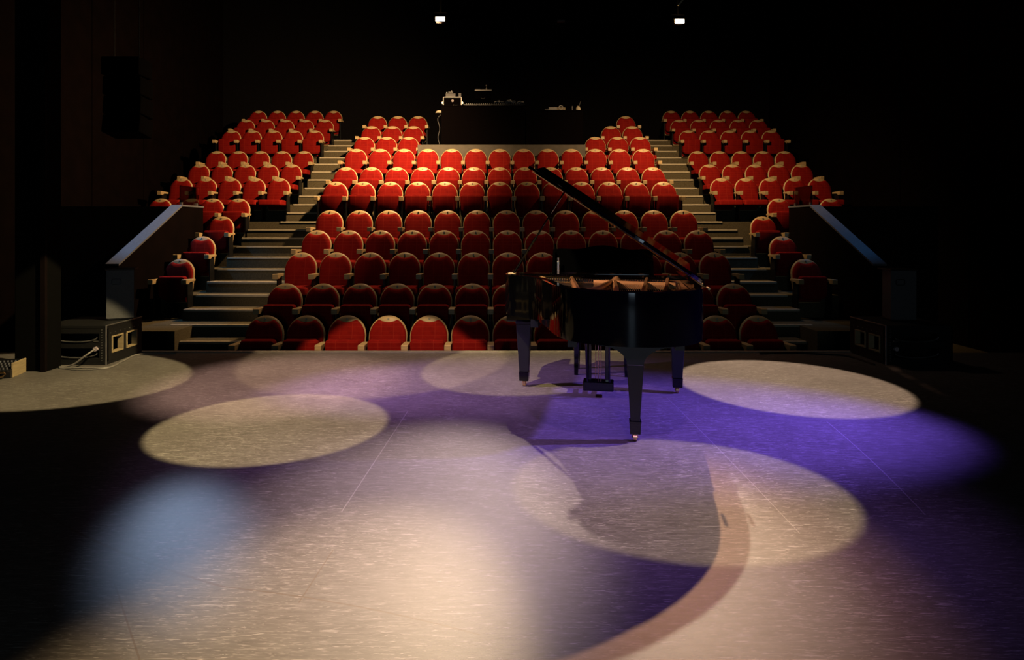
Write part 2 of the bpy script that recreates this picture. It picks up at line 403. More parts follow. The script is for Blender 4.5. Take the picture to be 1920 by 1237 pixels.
# ------------------------------------------------------------------ setting
b = MB(); b.box(-7.5, 7.5, -3.5, STAGE_Y, ZH, 0.0)
tag(b.build('floor_stage', M['vinyl']), kind='structure')
b = MB(); b.box(-4.1, 4.6, STAGE_Y+0.002, STAGE_Y+0.06, -0.06, 0.012)
tag(b.build('trim_1', M['trimstrip']), kind='structure')
b = MB(); b.box(-9.5, 9.5, STAGE_Y+0.07, 20, ZH-0.2, ZH)
tag(b.build('floor_hall', M['carpet']), kind='structure')
b = MB(); b.box(-9.7, 9.7, 19.6, 19.8, ZH-.2, 8.6)
tag(b.build('wall_back', M['black']), kind='structure')
for sd, nm in ((-1, 'left'), (1, 'right')):
    b = MB()
    y = STAGE_Y+0.3
    while y < 19.5:                                   # wide wall panels with shadow gaps
        b.box(*sorted((sd*8.4, sd*8.33)), y, min(y+1.9, 19.55), ZH, 8.4, 0.006); y += 1.925
    b.box(*sorted((sd*8.4, sd*8.6)), STAGE_Y, 19.8, ZH, 8.6)
    tag(b.build('wall_'+nm, M['wall']), kind='structure')
b = MB(); b.box(-9.7, 9.7, -4, 19.8, 8.6, 8.8)
tag(b.build('ceiling', M['black']), kind='structure')
b = MB(); b.box(-7.7, 7.7, -3.9, -3.7, ZH, 8.6)
tag(b.build('wall_upstage', M['black']), kind='structure')

# proscenium pillars
for sd, nm in ((-1, 'left'), (1, 'right')):
    x_in = -4.36 if sd < 0 else 5.35
    b = MB(); b.box(*sorted((x_in, x_in+sd*0.32)), 6.22, 6.42, 0, 8.6, 0.008)
    tr = tag(b.build('trim_2' if sd < 0 else 'trim_3', M['pillar']), kind='structure')
    b = MB(); b.box(*sorted((x_in, x_in+sd*0.05)), 6.19, 6.22, 0, 3.0, 0.004)
    b.build('lit_edge', M['wall'], tr)  # added strip standing in for the pillar's lit inner edge

# wing curtains: folded black drapes
def curtain(name, x, y0, y1, label):
    b = MB(); n = int((y1-y0)/0.05); th = 0.03
    pts = []
    for i in range(n+1):
        yy = y0+(y1-y0)*i/n; pts.append((x+0.07*math.sin(i*1.15)+0.03*math.sin(i*.37), yy))
    back = [(p[0]+th, p[1]) for p in reversed(pts)]
    b.loft([[(p[0], p[1], .02) for p in pts+back], [(p[0], p[1], 8.5) for p in pts+back]])
    tag(b.build(name, M['drape'], smooth=True), label, 'curtain')
curtain('stage_curtain', -5.35, -1.0, 5.75, 'black wing drape at the stage left of the photo, behind the small patch box')
curtain('stage_curtain', 5.75, -1.0, 6.15, 'black wing drape along the right side of the stage')

# seating tiers
def tier_boxes():
    b = MB()
    for i in range(2, 9):
        r = rows[i]; y0 = rows[i-1]['D']+0.10
        y1 = rows[i]['D']+0.10 if i < 8 else rows[8]['D']+0.14
        xl, xr = (-3.36, 3.72) if i < 6 else (-3.47, 3.58)
        b.box(xl, xr, y0, y1, ZH-.1, r['floor'])
    for i in (9, 10, 11):
        y0 = rows[i-1]['D']+0.10 if i > 9 else rows[8]['D']+0.14
        y1 = rows[i]['D']+0.10 if i < 11 else 19.6
        for xl, xr in ((-3.47, -1.82), (2.07, 3.62)):
            b.box(xl, xr, y0, y1, ZH-.1, rows[i]['floor'])
    return b
tag(tier_boxes().build('floor_tiers_centre', M['carpet']), kind='structure')
PLAT_Y = rows[8]['D']+0.16; PLAT_Z = zpix(271.5, PLAT_Y)
b = MB(); b.box(xpix(783, PLAT_Y), xpix(1098, PLAT_Y), PLAT_Y, 19.6, ZH-.1, PLAT_Z)
tag(b.build('floor_booth', M['concrete']), kind='structure')

NOSE0 = 9.75
def steps(sd):
    """aisle stair plus side platforms; returns tread list"""
    fl = [s['floor'] for s in side]
    treads = []                                   # (y_front, z, side index or None)
    ys = [NOSE0 + 0.83*k for k in range(len(fl))]
    treads.append((8.52, fl[0]-0.54, None)); treads.append((8.93, fl[0]-0.36, None)); treads.append((9.34, fl[0]-0.18, None))
    for k in range(len(fl)):
        treads.append((ys[k], fl[k], k))
        if k+1 < len(fl):
            n = 3 if fl[k+1]-fl[k] > 0.44 else 2
            for q in range(1, n):
                treads.append((ys[k]+0.83*q/n, fl[k]+(fl[k+1]-fl[k])*q/n, None))
    return treads, ys
treads, tier_y = steps(1)
for sd, nm in ((-1, 'left'), (1, 'right')):
    b = MB(); nb = MB()
    for q, (y, z, k) in enumerate(treads):
        y1 = treads[q+1][0] if q+1 < len(treads) else 19.6
        lower = y < 13.0
        if sd < 0: xi, xo = (-3.36 if y < rows[5]['D']+.1 else -3.47), (-4.98 if lower else -4.42)
        else: xi, xo = (3.72 if y < rows[5]['D']+.1 else 3.58), (4.84 if lower else 4.64)
        if y < 9.7: xo = -4.70 if sd < 0 else 4.55
        b.box(*sorted((xi, xo)), y, y1, ZH-.1, z)
        nb.box(*sorted((xi-sd*-0.004, xo-sd*0.02)), y-0.012, y+0.045, z-0.028, z+0.006, 0.003)
    tag(b.build('floor_aisle_'+nm, M['carpet']), kind='structure')
    tag(nb.build('trim_4' if sd < 0 else 'trim_5', M['nosing']), kind='structure')
    b = MB()
    for k, s in enumerate(side):
        y0 = tier_y[k]; y1 = tier_y[k+1] if k+1 < len(side) else 19.6
        xo = 5.66 if k < 3 else abs((s['xl'] if sd < 0 else s['xr'])+sd*((s['nl'] if sd < 0 else s['nr'])-1)*SEAT*0.985)+0.42
        xi = (4.98 if sd < 0 else 4.84) if k < 4 else (4.42 if sd < 0 else 4.64)
        b.box(*sorted((sd*xi, sd*xo)), y0, y1, ZH-.1, s['floor'])
    b.box(*sorted((sd*4.62, sd*5.75)), 9.2, tier_y[0], ZH-.1, side[0]['floor']-0.005)
    tag(b.build('floor_tiers_'+nm, M['carpet']), kind='structure')

# ------------------------------------------------------------------ theatre chair
LEAN = math.tan(math.radians(11))
HW, ZA, RA = 0.2530, 0.700, 0.26
def arch_outline(inset=0.0, zb=0.24, n=22):
    hw, ra = HW-inset, RA-inset
    pts = []
    for k in range(n+1):
        t = PI*k/n
        pts.append((hw*math.cos(t), ZA+ra*math.sin(t)))
    pts += [(-hw*0.97, 0.46), (-hw*0.86, zb+inset+0.05), (-hw*0.74, zb+inset), (hw*0.74, zb+inset), (hw*0.86, zb+inset+0.05), (hw*0.97, 0.46)]
    return pts
def lean(x, y, z): return (x, y-(HC-z)*LEAN, z)

def chair_meshes():
    out = {}
    # shell: beech plywood, its rim shows round the pad and its crown shows above it
    b = MB(); o = arch_outline(); oi = inset_poly(o, 0.004)
    o3 = inset_poly(o, 0.030)
    b.loft([[lean(x, 0.040, z) for x, z in oi], [lean(x, 0.036, z) for x, z in o], [lean(x, 0.024, z) for x, z in o], [lean(x, 0.016, z) for x, z in oi], [lean(x, -0.003, z) for x, z in o3]])
    out['back_shell'] = (b, M['wood'], True)
    # velvet pad with a scooped top edge
    ins = 0.013; hw, ra = HW-ins, RA-ins; n = 26; top = []
    for k in range(n+1):
        x = hw*math.cos(PI*k/n)
        za = ZA+ra*math.sin(PI*k/n); zs = 0.880+0.042*(x/0.135)**2
        top.append((x, min(za, zs)))
    pad = top + [(-hw*0.97, 0.46), (-hw*0.86, 0.31), (-hw*0.74, 0.26), (hw*0.74, 0.26), (hw*0.86, 0.31), (hw*0.97, 0.46)]
    p1 = [(x*0.985, 0.58+(z-0.58)*0.985) for x, z in pad]; p2 = [(x*0.93, 0.58+(z-0.58)*0.945) for x, z in pad]; p3 = [(x*0.72, 0.58+(z-0.58)*0.80) for x, z in pad]
    b = MB()
    b.loft([[lean(x, -0.003, z) for x, z in pad], [lean(x, -0.022, z) for x, z in p1], [lean(x, -0.036, z) for x, z in p2], [lean(x, -0.043, z) for x, z in p3]])
    out['backrest'] = (b, M['velvet'], True)
    # tipped-up seat
    b = MB(); o = rounded_rect(-0.222, 0.222, 0.31, 0.69, 0.10, 0.045)
    def Y(y, z): return y - (z-0.5)*0.06
    i1, i2 = inset_poly(o, 0.012), inset_poly(o, 0.035)
    b.loft([[(x, Y(-0.17, z), z) for x, z in i2], [(x, Y(-0.185, z), z) for x, z in i1], [(x, Y(-0.205, z), z) for x, z in o], [(x, Y(-0.275, z), z) for x, z in o], [(x, Y(-0.297, z), z) for x, z in i1], [(x, Y(-0.306, z), z) for x, z in i2]])
    out['seat_up'] = (b, M['velvet'], True)
    # lowered seat
    b = MB(); o = rounded_rect(-0.250, 0.250, -0.63, -0.16, 0.05, 0.02)
    i1, i2 = inset_poly(o, 0.014), inset_poly(o, 0.04)
    b.loft([[(x, y, 0.345) for x, y in i1], [(x, y, 0.36) for x, y in o], [(x, y, 0.435) for x, y in o], [(x, y, 0.455) for x, y in i1], [(x, y, 0.462) for x, y in i2]])
    out['seat_down'] = (b, M['velvet'], True)
    # armrest: beech block with a thinner tail
    def arm(xc):
        b = MB(); hw = 0.042
        prof = [(-0.435, 0.575), (-0.435, 0.645), (-0.425, 0.652), (-0.12, 0.640), (-0.12, 0.605), (-0.30, 0.600), (-0.35, 0.572)]
        i1 = inset_poly(prof, 0.005)
        b.loft([[(xc-hw, y, z) for y, z in i1], [(xc-hw+.005, y, z) for y, z in prof], [(xc+hw-.005, y, z) for y, z in prof], [(xc+hw, y, z) for y, z in i1]])
        return b
    out['armrest'] = (arm(SEAT/2), M['wood'], False)
    out['armrest_first'] = (arm(-SEAT/2), M['wood'], False)
    def stand(xc):
        b = MB()
        prof = [(-0.40, 0.0), (-0.40, 0.02), (-0.31, 0.06), (-0.33, 0.57), (-0.15, 0.60), (-0.13, 0.06), (-0.06, 0.02), (-0.06, 0.0)]
        b.loft([[(xc-.010, y, z) for y, z in prof], [(xc+.010, y, z) for y, z in prof]])
        return b
    out['leg'] = (stand(SEAT/2), M['iron'], False)
    out['leg_first'] = (stand(-SEAT/2), M['iron'], False)
    b = MB(); c = lean(0, -0.008, 0.923); b.disc(c, 0.013, 'y', 0.006, 12)
    out['number_plate'] = (b, M['plate'], False)
    return out
protos = {}
for k, (b, m, sm) in chair_meshes().items():
    nm = {'seat_up': 'seat', 'seat_down': 'seat', 'armrest_first': 'armrest', 'leg_first': 'leg'}.get(k, k)
    protos[k] = b.build(nm, m, smooth=sm)
    protos[k].name = nm
proto_used = set()
def place_chair(x, D, floor, up, first, label, plate=True, rz=0.0):
    r = empty('theatre_chair', (x, D, floor), rz)
    tag(r, label, 'chair', 'red velvet theatre chairs')
    parts = ['back_shell', 'backrest', 'seat_up' if up else 'seat_down', 'armrest', 'leg']
    if plate: parts.append('number_plate')
    if first: parts += ['armrest_first', 'leg_first']
    for p in parts:
        if p in proto_used:
            c = protos[p].copy(); COL.objects.link(c)
        else:
            c = protos[p]; proto_used.add(p)
        c.parent = r
    return r
ORD = ['', 'first', 'second', 'third', 'fourth', 'fifth', 'sixth', 'seventh', 'eighth', 'ninth', 'tenth', 'eleventh']
ROWN = {1: 'front row', 8: 'row under the booth fascia'}
for i in range(1, 12):
    r = rows[i]; D = r['D']; up = i in (1, 2, 6, 7)
    st = 'tipped-up' if up else 'lowered-seat'
    if i <= 8:
        step = (r['W']/12)*D/F
        rn = 'front row' if i == 1 else ORD[i]+' row from stage'
        for k in range(13):
            if k < 6: pos = (ORD[k+1]+' from left aisle') if k else 'beside left aisle'
            elif k == 6: pos = 'middle seat'
            else: pos = (ORD[13-k]+' from right aisle') if k < 12 else 'beside right aisle'
            place_chair(r['xl']+k*step, D, r['floor'], up, k == 0, f'{st} red theatre chair, centre block {rn}, {pos}')
    else:
        gl = {9: (683.6, 41.3), 10: (696.3, 39.3), 11: (708.3, 37.75)}[i]
        gr = {9: (1116.0, 41.9, 3), 10: (1145.2, 40.2, 2), 11: (1173.0, 40, 1)}[i]
        nm = {9: 'lowest', 10: 'middle', 11: 'top'}[i]
        for k in range(3):
            pos = ('beside the aisle', 'in the middle', 'nearest the desk')[k]
            place_chair(xpix(gl[0]+k*gl[1], D), D, r['floor'], up, k == 0, f'red theatre chair left of the sound desk, {nm} of three short rows, {pos}')
        for k in range(gr[2]):
            pos = {3: ('nearest the desk', 'in the middle', 'beside the aisle'), 2: ('nearest the desk', 'beside the aisle'), 1: ('on its own',)}[gr[2]][k]
            place_chair(xpix(gr[0]+k*gr[1], D), D, r['floor'], up, k == 0, f'red theatre chair right of the sound desk, {nm} of three short rows, {pos}')
for k, s in enumerate(side):
    for sd, nm in ((-1, 'left'), (1, 'right')):
        n = s['nl'] if sd < 0 else s['nr']; xa = s['xl'] if sd < 0 else s['xr']
        st = 'tipped-up' if s['up'] else 'lowered-seat'
        for q in range(n):
            x = xa + sd*q*SEAT*0.985
            if n == 1: label = f'single {st} red theatre chair beside the {nm} parapet, {("lowest", "middle", "highest")[k]} of three'
            else:
                rn = ORD[k-2]+' full row up' if k < 9 else 'back row'
                pos = 'on the aisle' if q == 0 else ORD[q+1]+' from the aisle'
                label = f'{st} red theatre chair, {nm} side block, {rn}, {pos}'
            first = (q == n-1) if sd < 0 else (q == 0)
            place_chair(x, s['D'], s['floor'], s['up'], first, label)

# ------------------------------------------------------------------ grand piano
PA = math.radians(-10.4)
piano = empty('grand_piano', (0.249, 5.64, 0.0), PA)
tag(piano, 'glossy black grand piano with raised lid standing on the stage', 'piano')
def L3(u, v, z): return (u, -v, z)
ctrl = [(-.16, -.42), (-.16, -.2), (-.16, .0), (-.150, .10), (-.09, .22), (.02, .34), (.13, .46), (.215, .62), (.275, .80), (.325, .98), (.385, 1.17), (.46, 1.32), (.58, 1.43), (.74, 1.495), (.90, 1.515), (1.06, 1.49), (1.20, 1.42), (1.305, 1.30), (1.36, 1.14), (1.385, .94), (1.39, .7), (1.39, .3), (1.39, -.1), (1.39, -.42)]
def cr_spline(P, m=5):
    out = []
    for i in range(len(P)-1):
        p0, p1, p2, p3 = P[max(i-1, 0)], P[i], P[i+1], P[min(i+2, len(P)-1)]
        for k in range(m):
            t = k/m
            out.append(tuple(0.5*((2*p1[j])+(-p0[j]+p2[j])*t+(2*p0[j]-5*p1[j]+4*p2[j]-p3[j])*t*t+(-p0[j]+3*p1[j]-3*p2[j]+p3[j])*t**3) for j in (0, 1)))
    out.append(P[-1]); return out
outer = cr_spline(ctrl)
def offset_open(P, d):
    out = []
    for i, p in enumerate(P):
        a = Vector(P[max(i-1, 0)]); c = Vector(P[min(i+1, len(P)-1)])
        t = (c-a).normalized(); nrm = Vector((-t.y, t.x))
        out.append((p[0]-nrm.x*d, p[1]-nrm.y*d))
    return out
def inner_ok(d):
    P = offset_open(outer, d)
    c = Vector((0.62, 0.4))
    if (Vector(P[40])-c).length > (Vector(outer[40])-c).length: P = offset_open(outer, -d)
    return P
inner = inner_ok(0.06)
RZ0, RZ1 = 0.655, 1.0
def band(b, out, inn, z0, z1, bev=0.006):
    """closed strip between two open paths"""
    prof = lambda o, i: [(o, z0), (o, z1-bev), (None, z1), (i, z1), (i, z0)]
    rings = []
    for o, i in zip(out, inn):
        m = (o[0]+(i[0]-o[0])*0.12, o[1]+(i[1]-o[1])*0.12)
        rings.append([L3(o[0], o[1], z0), L3(o[0], o[1], z1-bev), L3(m[0], m[1], z1), L3(i[0], i[1], z1), L3(i[0], i[1], z0)])
    b.loft(rings)
b = MB(); band(b, outer, inner, RZ0, RZ1)
b.build('case_rim', M['lacquer'], piano, smooth=True)
innp = inner_ok(0.055)
poly = [p for p in innp if p[1] > -0.02]
def slab(b, poly, z0, z1): b.loft([[L3(u, v, z0) for u, v in poly], [L3(u, v, z1) for u, v in poly]])
b = MB(); slab(b, poly, 0.80, 0.83); b.build('soundboard', M['board'], piano)
b = MB(); slab(b, poly, RZ0+.005, 0.69)
for u0 in (0.15, 0.5, 0.85, 1.2): b.box(u0-.03, u0+.03, -1.28 if u0 > .4 else -.5, 0.0, 0.60, 0.66)
b.build('underframe', M['satin'], piano)
# keybed, arms, key slip, fallboard
b = MB(); b.box(-.155, 1.385, -0.02, 0.41, 0.575, 0.655, .006); b.build('keybed', M['lacquer'], piano)
b = MB(); b.box(-.10, 1.33, 0.40, 0.425, 0.655, 0.735, .004); b.build('key_slip', M['lacquer'], piano)
for x0, x1 in ((-.10, .02), (1.21, 1.33)):
    b = MB(); b.box(x0, x1, .24, .40, .655, .755, .008); b.build('key_block', M['lacquer'], piano)
b = MB()
for k in range(52):
    x = .022+k*(1.186/52); b.box(x+.0008, x+1.186/52-.0008, .245, .398, .70, .728, .001)
b.build('keyboard', M['ivory'], piano)
b = MB(); b.box(-.10, 1.33, .205, .235, .72, .985, .008); b.build('fallboard', M['lacquer'], piano)
# pinblock cover / stretcher and iron frame
b = MB(); b.box(-.10, 1.33, .04, .205, .960, .990, .004); b.build('music_shelf', M['lacquer'], piano)
b = MB(); b.box(-.10, 1.33, -.10, .10, .925, .950, .003)
poly2 = [p for p in inner_ok(0.075) if p[1] > 0.06]
inn2 = inner_ok(0.20); o2 = inner_ok(0.065)
sel = [i for i, p in enumerate(o2) if p[1] > 0.08 and inn2[i][1] > 0.0]
rings = []
for i in sel:
    o, n_ = o2[i], inn2[i]
    rings.append([L3(o[0], o[1], .917), L3(o[0], o[1], .945), L3(n_[0], n_[1], .933), L3(n_[0], n_[1], .917)])
b.loft(rings)
for (u0, v0, u1, v1) in ((.16, .08, .24, .60), (.42, .06, .56, 1.34), (.78, .06, .80, 1.42), (.78, .30, .58, 1.30), (1.05, .06, .95, 1.40), (1.22, .06, 1.10, 1.35), (.62, .40, 1.24, .55)):
    d = Vector((u1-u0, v1-v0)).normalized(); n_ = Vector((-d.y, d.x))*.018
    q = [(u0+n_.x, v0+n_.y), (u1+n_.x, v1+n_.y), (u1-n_.x, v1-n_.y), (u0-n_.x, v0-n_.y)]
    n2 = n_*.55; q2 = [(u0+n2.x, v0+n2.y), (u1+n2.x, v1+n2.y), (u1-n2.x, v1-n2.y), (u0-n2.x, v0-n2.y)]
    b.loft([[L3(*p, .923) for p in q], [L3(*p, .960) for p in q], [L3(*p, .980) for p in q2]])
frame = b.build('iron_frame', M['gold'], piano)
b = MB(); b.lathe([(.055, .945), (.052, .975), (.03, .99), (.018, 1.005), (.001, 1.008)], 16, L3(.80, .36, 0)); b.build('frame_bolt', M['gold'], piano, smooth=True)
b = MB(); b.lathe([(.04, .945), (.038, .975), (.02, .992), (.001, .995)], 16, L3(.20, .34, 0)); b.build('frame_bolt', M['gold'], piano, smooth=True)
fc = bpy.data.curves.new('lettering', 'FONT'); fc.body = 'YAMAHA'; fc.size = .075; fc.extrude = .004; fc.align_x = 'CENTER'
to = bpy.data.objects.new('tmp_text', fc); COL.objects.link(to)
dg = bpy.context.evaluated_depsgraph_get(); me = bpy.data.meshes.new_from_object(to.evaluated_get(dg))
bpy.data.objects.remove(to, do_unlink=True)
me.materials.clear(); me.materials.append(M['felt'])
lt = bpy.data.objects.new('cast_lettering', me); COL.objects.link(lt); lt.parent = frame; lt.location = L3(1.12, .20, .952)
b = MB()
for k in range(70):
    t = k/69; u = .0+1.28*t; v1 = .42 + 0.98*min(1, t*1.35)**1.1
    u1 = u*0.72+.30
    if t > .9: v1 = 1.30
    b.tube([L3(u, .10, .957), L3(u1, max(.16, v1-.06), .940)], .0011 + .0012*t, 4)
b.build('strings', M['steel'], piano)
tag(bpy.data.objects['strings'], kind='stuff')
b = MB()
for k in range(58):
    u = .06+1.14*k/57; b.box(u-.006, u+.006, -.225, -.19, .945, .972, .002)
b.build('dampers', M['satin'], piano)
b = MB(); b.box(-.05, 1.28, -.185, -.165, .950, .958); b.build('felt_strip', M['felt'], piano)
# music desk
b = MB(); top = []
ML, MR = .255, 1.10
for k in range(41):
    t = k/40; u = ML+(MR-ML)*t
    z = 1.195 + .035*math.sin(PI*min(1, max(0, (t-.02)/.96)))**.8 + .012*math.cos(t*4*PI)
    top.append((u, z))
polyd = [(ML, .985)]+top+[(MR, .985)]
b.loft([[(u, .10+(z-.985)*.22, z) for u, z in polyd], [(u, .118+(z-.985)*.22, z) for u, z in polyd]])
desk = b.build('music_desk', M['lacquer'], piano, smooth=False)
for u0 in (ML-.012, MR-.01):
    b = MB()
    pr = [(.02, .985), (.05, 1.02), (.07, 1.10), (.10, 1.17), (.16, 1.205), (.19, 1.19), (.18, 1.10), (.21, .985)]
    b.loft([[(u0, y, z) for y, z in pr], [(u0+.022, y, z) for y, z in pr]])
    b.build('desk_bracket', M['lacquer'], desk)
b = MB(); b.box(ML+.03, ML+.05, .045, .075, .985, 1.10, .003); b.lathe([(.012, 0), (.012, .03), (.002, .035)], 10, (ML+.04, .06, 1.10)); b.build('desk_prop', M['steel'], desk)
b = MB(); b.box(ML+.02, MR-.02, .07, .10, .985, 1.005, .003); b.build('desk_ledge', M['lacquer'], desk)
# legs
def front_leg(u, v):
    b = MB()
    b.frustum((u, -v), .066, .066, .555, (u, -v), .070, .070, .58, .003)
    b.frustum((u, -v), .040, .040, .135, (u, -v), .063, .063, .555, .004)
    lg = b.build('leg', M['satin'], piano)
    b = MB(); b.frustum((u, -v), .040, .040, .055, (u, -v), .043, .043, .135, .004); b.build('leg_cuff', M['lacquer'], lg)
    caster(lg, u, v)
def caster(lg, u, v):
    b = MB(); b.lathe([(.020, .045), (.018, .058), (.010, .058)], 12, (u, -v, 0)); b.tube([(u-.012, -v, .055), (u-.016, -v+.012, .022)], .005, 6); b.tube([(u+.012, -v, .055), (u+.016, -v+.012, .022)], .005, 6)
    b.disc((u, -v+.012, .027), .027, 'x', .024, 18)
    b.build('caster', M['brass'], lg, smooth=True)
front_leg(0.0, 0.0); front_leg(1.303, 0.0)
TU, TV = .913, 1.30
b = MB()
br = []
for k in range(9):
    t = k/8; a = t*PI/2; br.append((.053+.177*(1-math.sin(a)), .640-.118*(1-math.cos(a))-.012))
right = [(.232, .655), (.232, .630)] + br
left = [(-x, z) for x, z in reversed(right)]
prof = right + left
b.loft([[(TU+x, -TV-.05, z) for x, z in prof], [(TU+x, -TV+.05, z) for x, z in prof]])
b.frustum((TU, -TV), .031, .031, .140, (TU, -TV), .054, .052, .512, .004)
lg = b.build('leg', M['satin'], piano)
b = MB(); b.frustum((TU, -TV), .034, .034, .055, (TU, -TV), .037, .037, .132, .004); b.box(TU-.039, TU+.039, -TV-.039, -TV+.039, .128, .140, .002); b.build('leg_cuff', M['lacquer'], lg)
caster(lg, TU, TV)
# pedal lyre
UL, VL = .650, .22
b = MB()
b.box(UL-.125, UL+.125, -VL-.06, -VL+.06, .055, .135, .010)
for s in (-1, 1):
    b.box(UL+s*.075-.019, UL+s*.075+.019, -VL-.018, -VL+.018, .13, .60, .004)
b.box(UL-.12, UL+.12, -VL-.05, -VL+.05, .555, .60, .005)
ly = b.build('pedal_lyre', M['lacquer'], piano)
for k in (-1, 0, 1):
    b = MB(); b.tube([(UL+k*.022, -VL, .13), (UL+k*.022, -VL, .60)], .0035, 6); b.build('pedal_rod', M['brass'], ly)
for k in (-1, 0, 1):
    b = MB(); b.box(UL+k*.075-.016, UL+k*.075+.016, -VL+.05, -VL+.20, .066, .078, .004); b.build('pedal', M['brass'], ly)
b = MB()
for s in (-1, 1): b.tube([(UL+s*.09, -VL-.04, .12), (UL+s*.09, -VL-.40, .62)], .008, 6)
b.build('lyre_brace', M['satin'], ly)
# lid (hinged along the bass side) with its front flap open in line
TH = math.radians(34.2); HU, HZ = 1.40, 0.993
def lidp(w, v, up): return (HU - w*math.cos(TH) + up*math.sin(TH), -v, HZ + w*math.sin(TH) + up*math.cos(TH))
lid_edge = []
for (u, v) in outer:
    if v < 0.0: continue
    lid_edge.append((HU-u+(0.045 if u < 1.0 else 0.01), v+(.022 if v > .9 else 0)))
lid_poly = [(1.645, 0.0), (1.645, 0.06)] + lid_edge + [(0.0, 0.0)]
cl = [lid_poly[0]]
for p in lid_poly[1:]:
    if (Vector(p)-Vector(cl[-1])).length > .004: cl.append(p)
b = MB(); ci = inset_poly(cl, .004)
b.loft([[lidp(w, v, 0) for w, v in ci], [lidp(w, v, .005) for w, v in cl], [lidp(w, v, .021) for w, v in cl], [lidp(w, v, .026) for w, v in ci]])
lid = b.build('lid', M['lacquer'], piano, smooth=False)
PH = math.radians(9)
def flapp(w, q, up): return lidp(w, -q*math.cos(PH)+up*math.sin(PH), .013+q*math.sin(PH)+(up-.013)*math.cos(PH))
b = MB(); fp_ = [(0.0, .006), (1.60, .006), (1.60, .44), (0.0, .44)]
fi = inset_poly(fp_, .004)
b.loft([[flapp(w, q, 0) for w, q in fi], [flapp(w, q, .005) for w, q in fp_], [flapp(w, q, .021) for w, q in fp_], [flapp(w, q, .026) for w, q in fi]])
b.build('lid_flap', M['lacquer'], lid)
b = MB(); b.tube([lidp(0, -.001, -.002), lidp(1.60, -.001, -.002)], .006, 6)
b.build('flap_hinge', M['brass'], lid)
b = MB()
for v in (.25, .75, 1.10): b.tube([lidp(.0, v-.05, .0), lidp(.0, v+.05, .0)], .008, 8)
b.build('lid_hinge', M['brass'], lid)
b = MB(); p0 = Vector((-.075, -.17, .995)); p1 = Vector(lidp(1.22, .52, 0))
mid = p0.lerp(p1, .47)
b.tube([p0, mid], .011, 8); b.build('prop_stick', M['lacquer'], piano, smooth=True)
b = MB(); b.tube([p0.lerp(p1, .40), p1], .007, 8); b.build('prop_stick', M['lacquer'], piano, smooth=True)
b = MB(); b.box(-.115, -.045, -.20, -.14, .998, 1.010, .003); b.build('prop_socket', M['brass'], piano)

# bench tucked behind the keyboard
bench = empty('piano_bench', (0, 0, 0), 0)
U = Vector((math.cos(PA), math.sin(PA))); V = Vector((math.sin(PA), -math.cos(PA)))
def Pw(u, v): return Vector((0.249, 5.64)) + U*u + V*v
c = Pw(.66, -.66); bench.location = (c.x, c.y, 0); bench.rotation_euler = (0, 0, PA)
tag(bench, 'black padded piano bench on four square legs behind the grand piano', 'bench')
b = MB(); b.box(-.28, .28, -.17, .17, .43, .49, .02); b.build('seat', M['leather'], bench, smooth=True)
b = MB(); b.box(-.26, .26, -.15, .15, .36, .432, .005); b.build('seat_frame', M['lacquer'], bench)
for sx in (-1, 1):
    for sy in (-1, 1):
        b = MB(); b.frustum((sx*.235, sy*.135), .018, .018, 0, (sx*.23, sy*.13), .027, .027, .38, .003); b.build('leg', M['lacquer'], bench)

# ------------------------------------------------------------------ parapets beside the side stairs
for sd, nm in ((-1, 'left'), (1, 'right')):
    X = 5.72
    n0 = X*F/705 ; 
    y0, z0 = 9.70, zpix(498, 9.70); y1, z1 = 11.65, zpix(387, 11.65); y2 = 12.5
    root = empty('parapet', (sd*X, y0, ZH))
    tag(root, f'dark solid stair parapet with sloping pale cap, {nm} of the seats', 'parapet')
    xs = sorted((0.0, sd*0.12)); off = lambda y: y-y0
    b = MB(); pr = [(0, 0), (0, z0-ZH), (y1-y0, z1-ZH), (y2-y0, z1-ZH), (y2-y0, 0)]
    b.loft([[(xs[0], y, z) for y, z in pr], [(xs[1], y, z) for y, z in pr]])
    b.build('panel', M['wall'], root)
    b = MB(); xs2 = sorted((-sd*0.015, sd*0.19))
    pr = [(-.02, z0-ZH), (-.02, z0-ZH+.03), (y1-y0, z1-ZH+.03), (y2-y0, z1-ZH+.03), (y2-y0, z1-ZH), (y1-y0, z1-ZH)]
    b.loft([[(xs2[0], y, z) for y, z in pr], [(xs2[1], y, z) for y, z in pr]])
    b.build('top_cap', M['rail'], root)
    # black front of the raised corner behind it
    b = MB(); b.box(*sorted((sd*(X+.2), sd*8.32)), 12.05, 12.22, ZH, zpix(387, 12.05))
    tag(b.build('wall_corner_'+nm, M['black']), kind='structure')
    # glass guard on the level part
    g = empty('glass_guard', (sd*(X+.06), 11.7, z1+.03))
    tag(g, f'clear glass guard panel standing on the level end of the {nm} parapet', 'glass panel')
    b = MB(); b.box(-.006, .006, 0, .75, .0, .36, .002); b.build('pane', M['glass'], g)
    for yy in (.06, .66):
        b = MB(); b.box(-.018, .018, yy-.02, yy+.02, 0, .05, .003); b.build('clamp', M['dullsteel'], g)

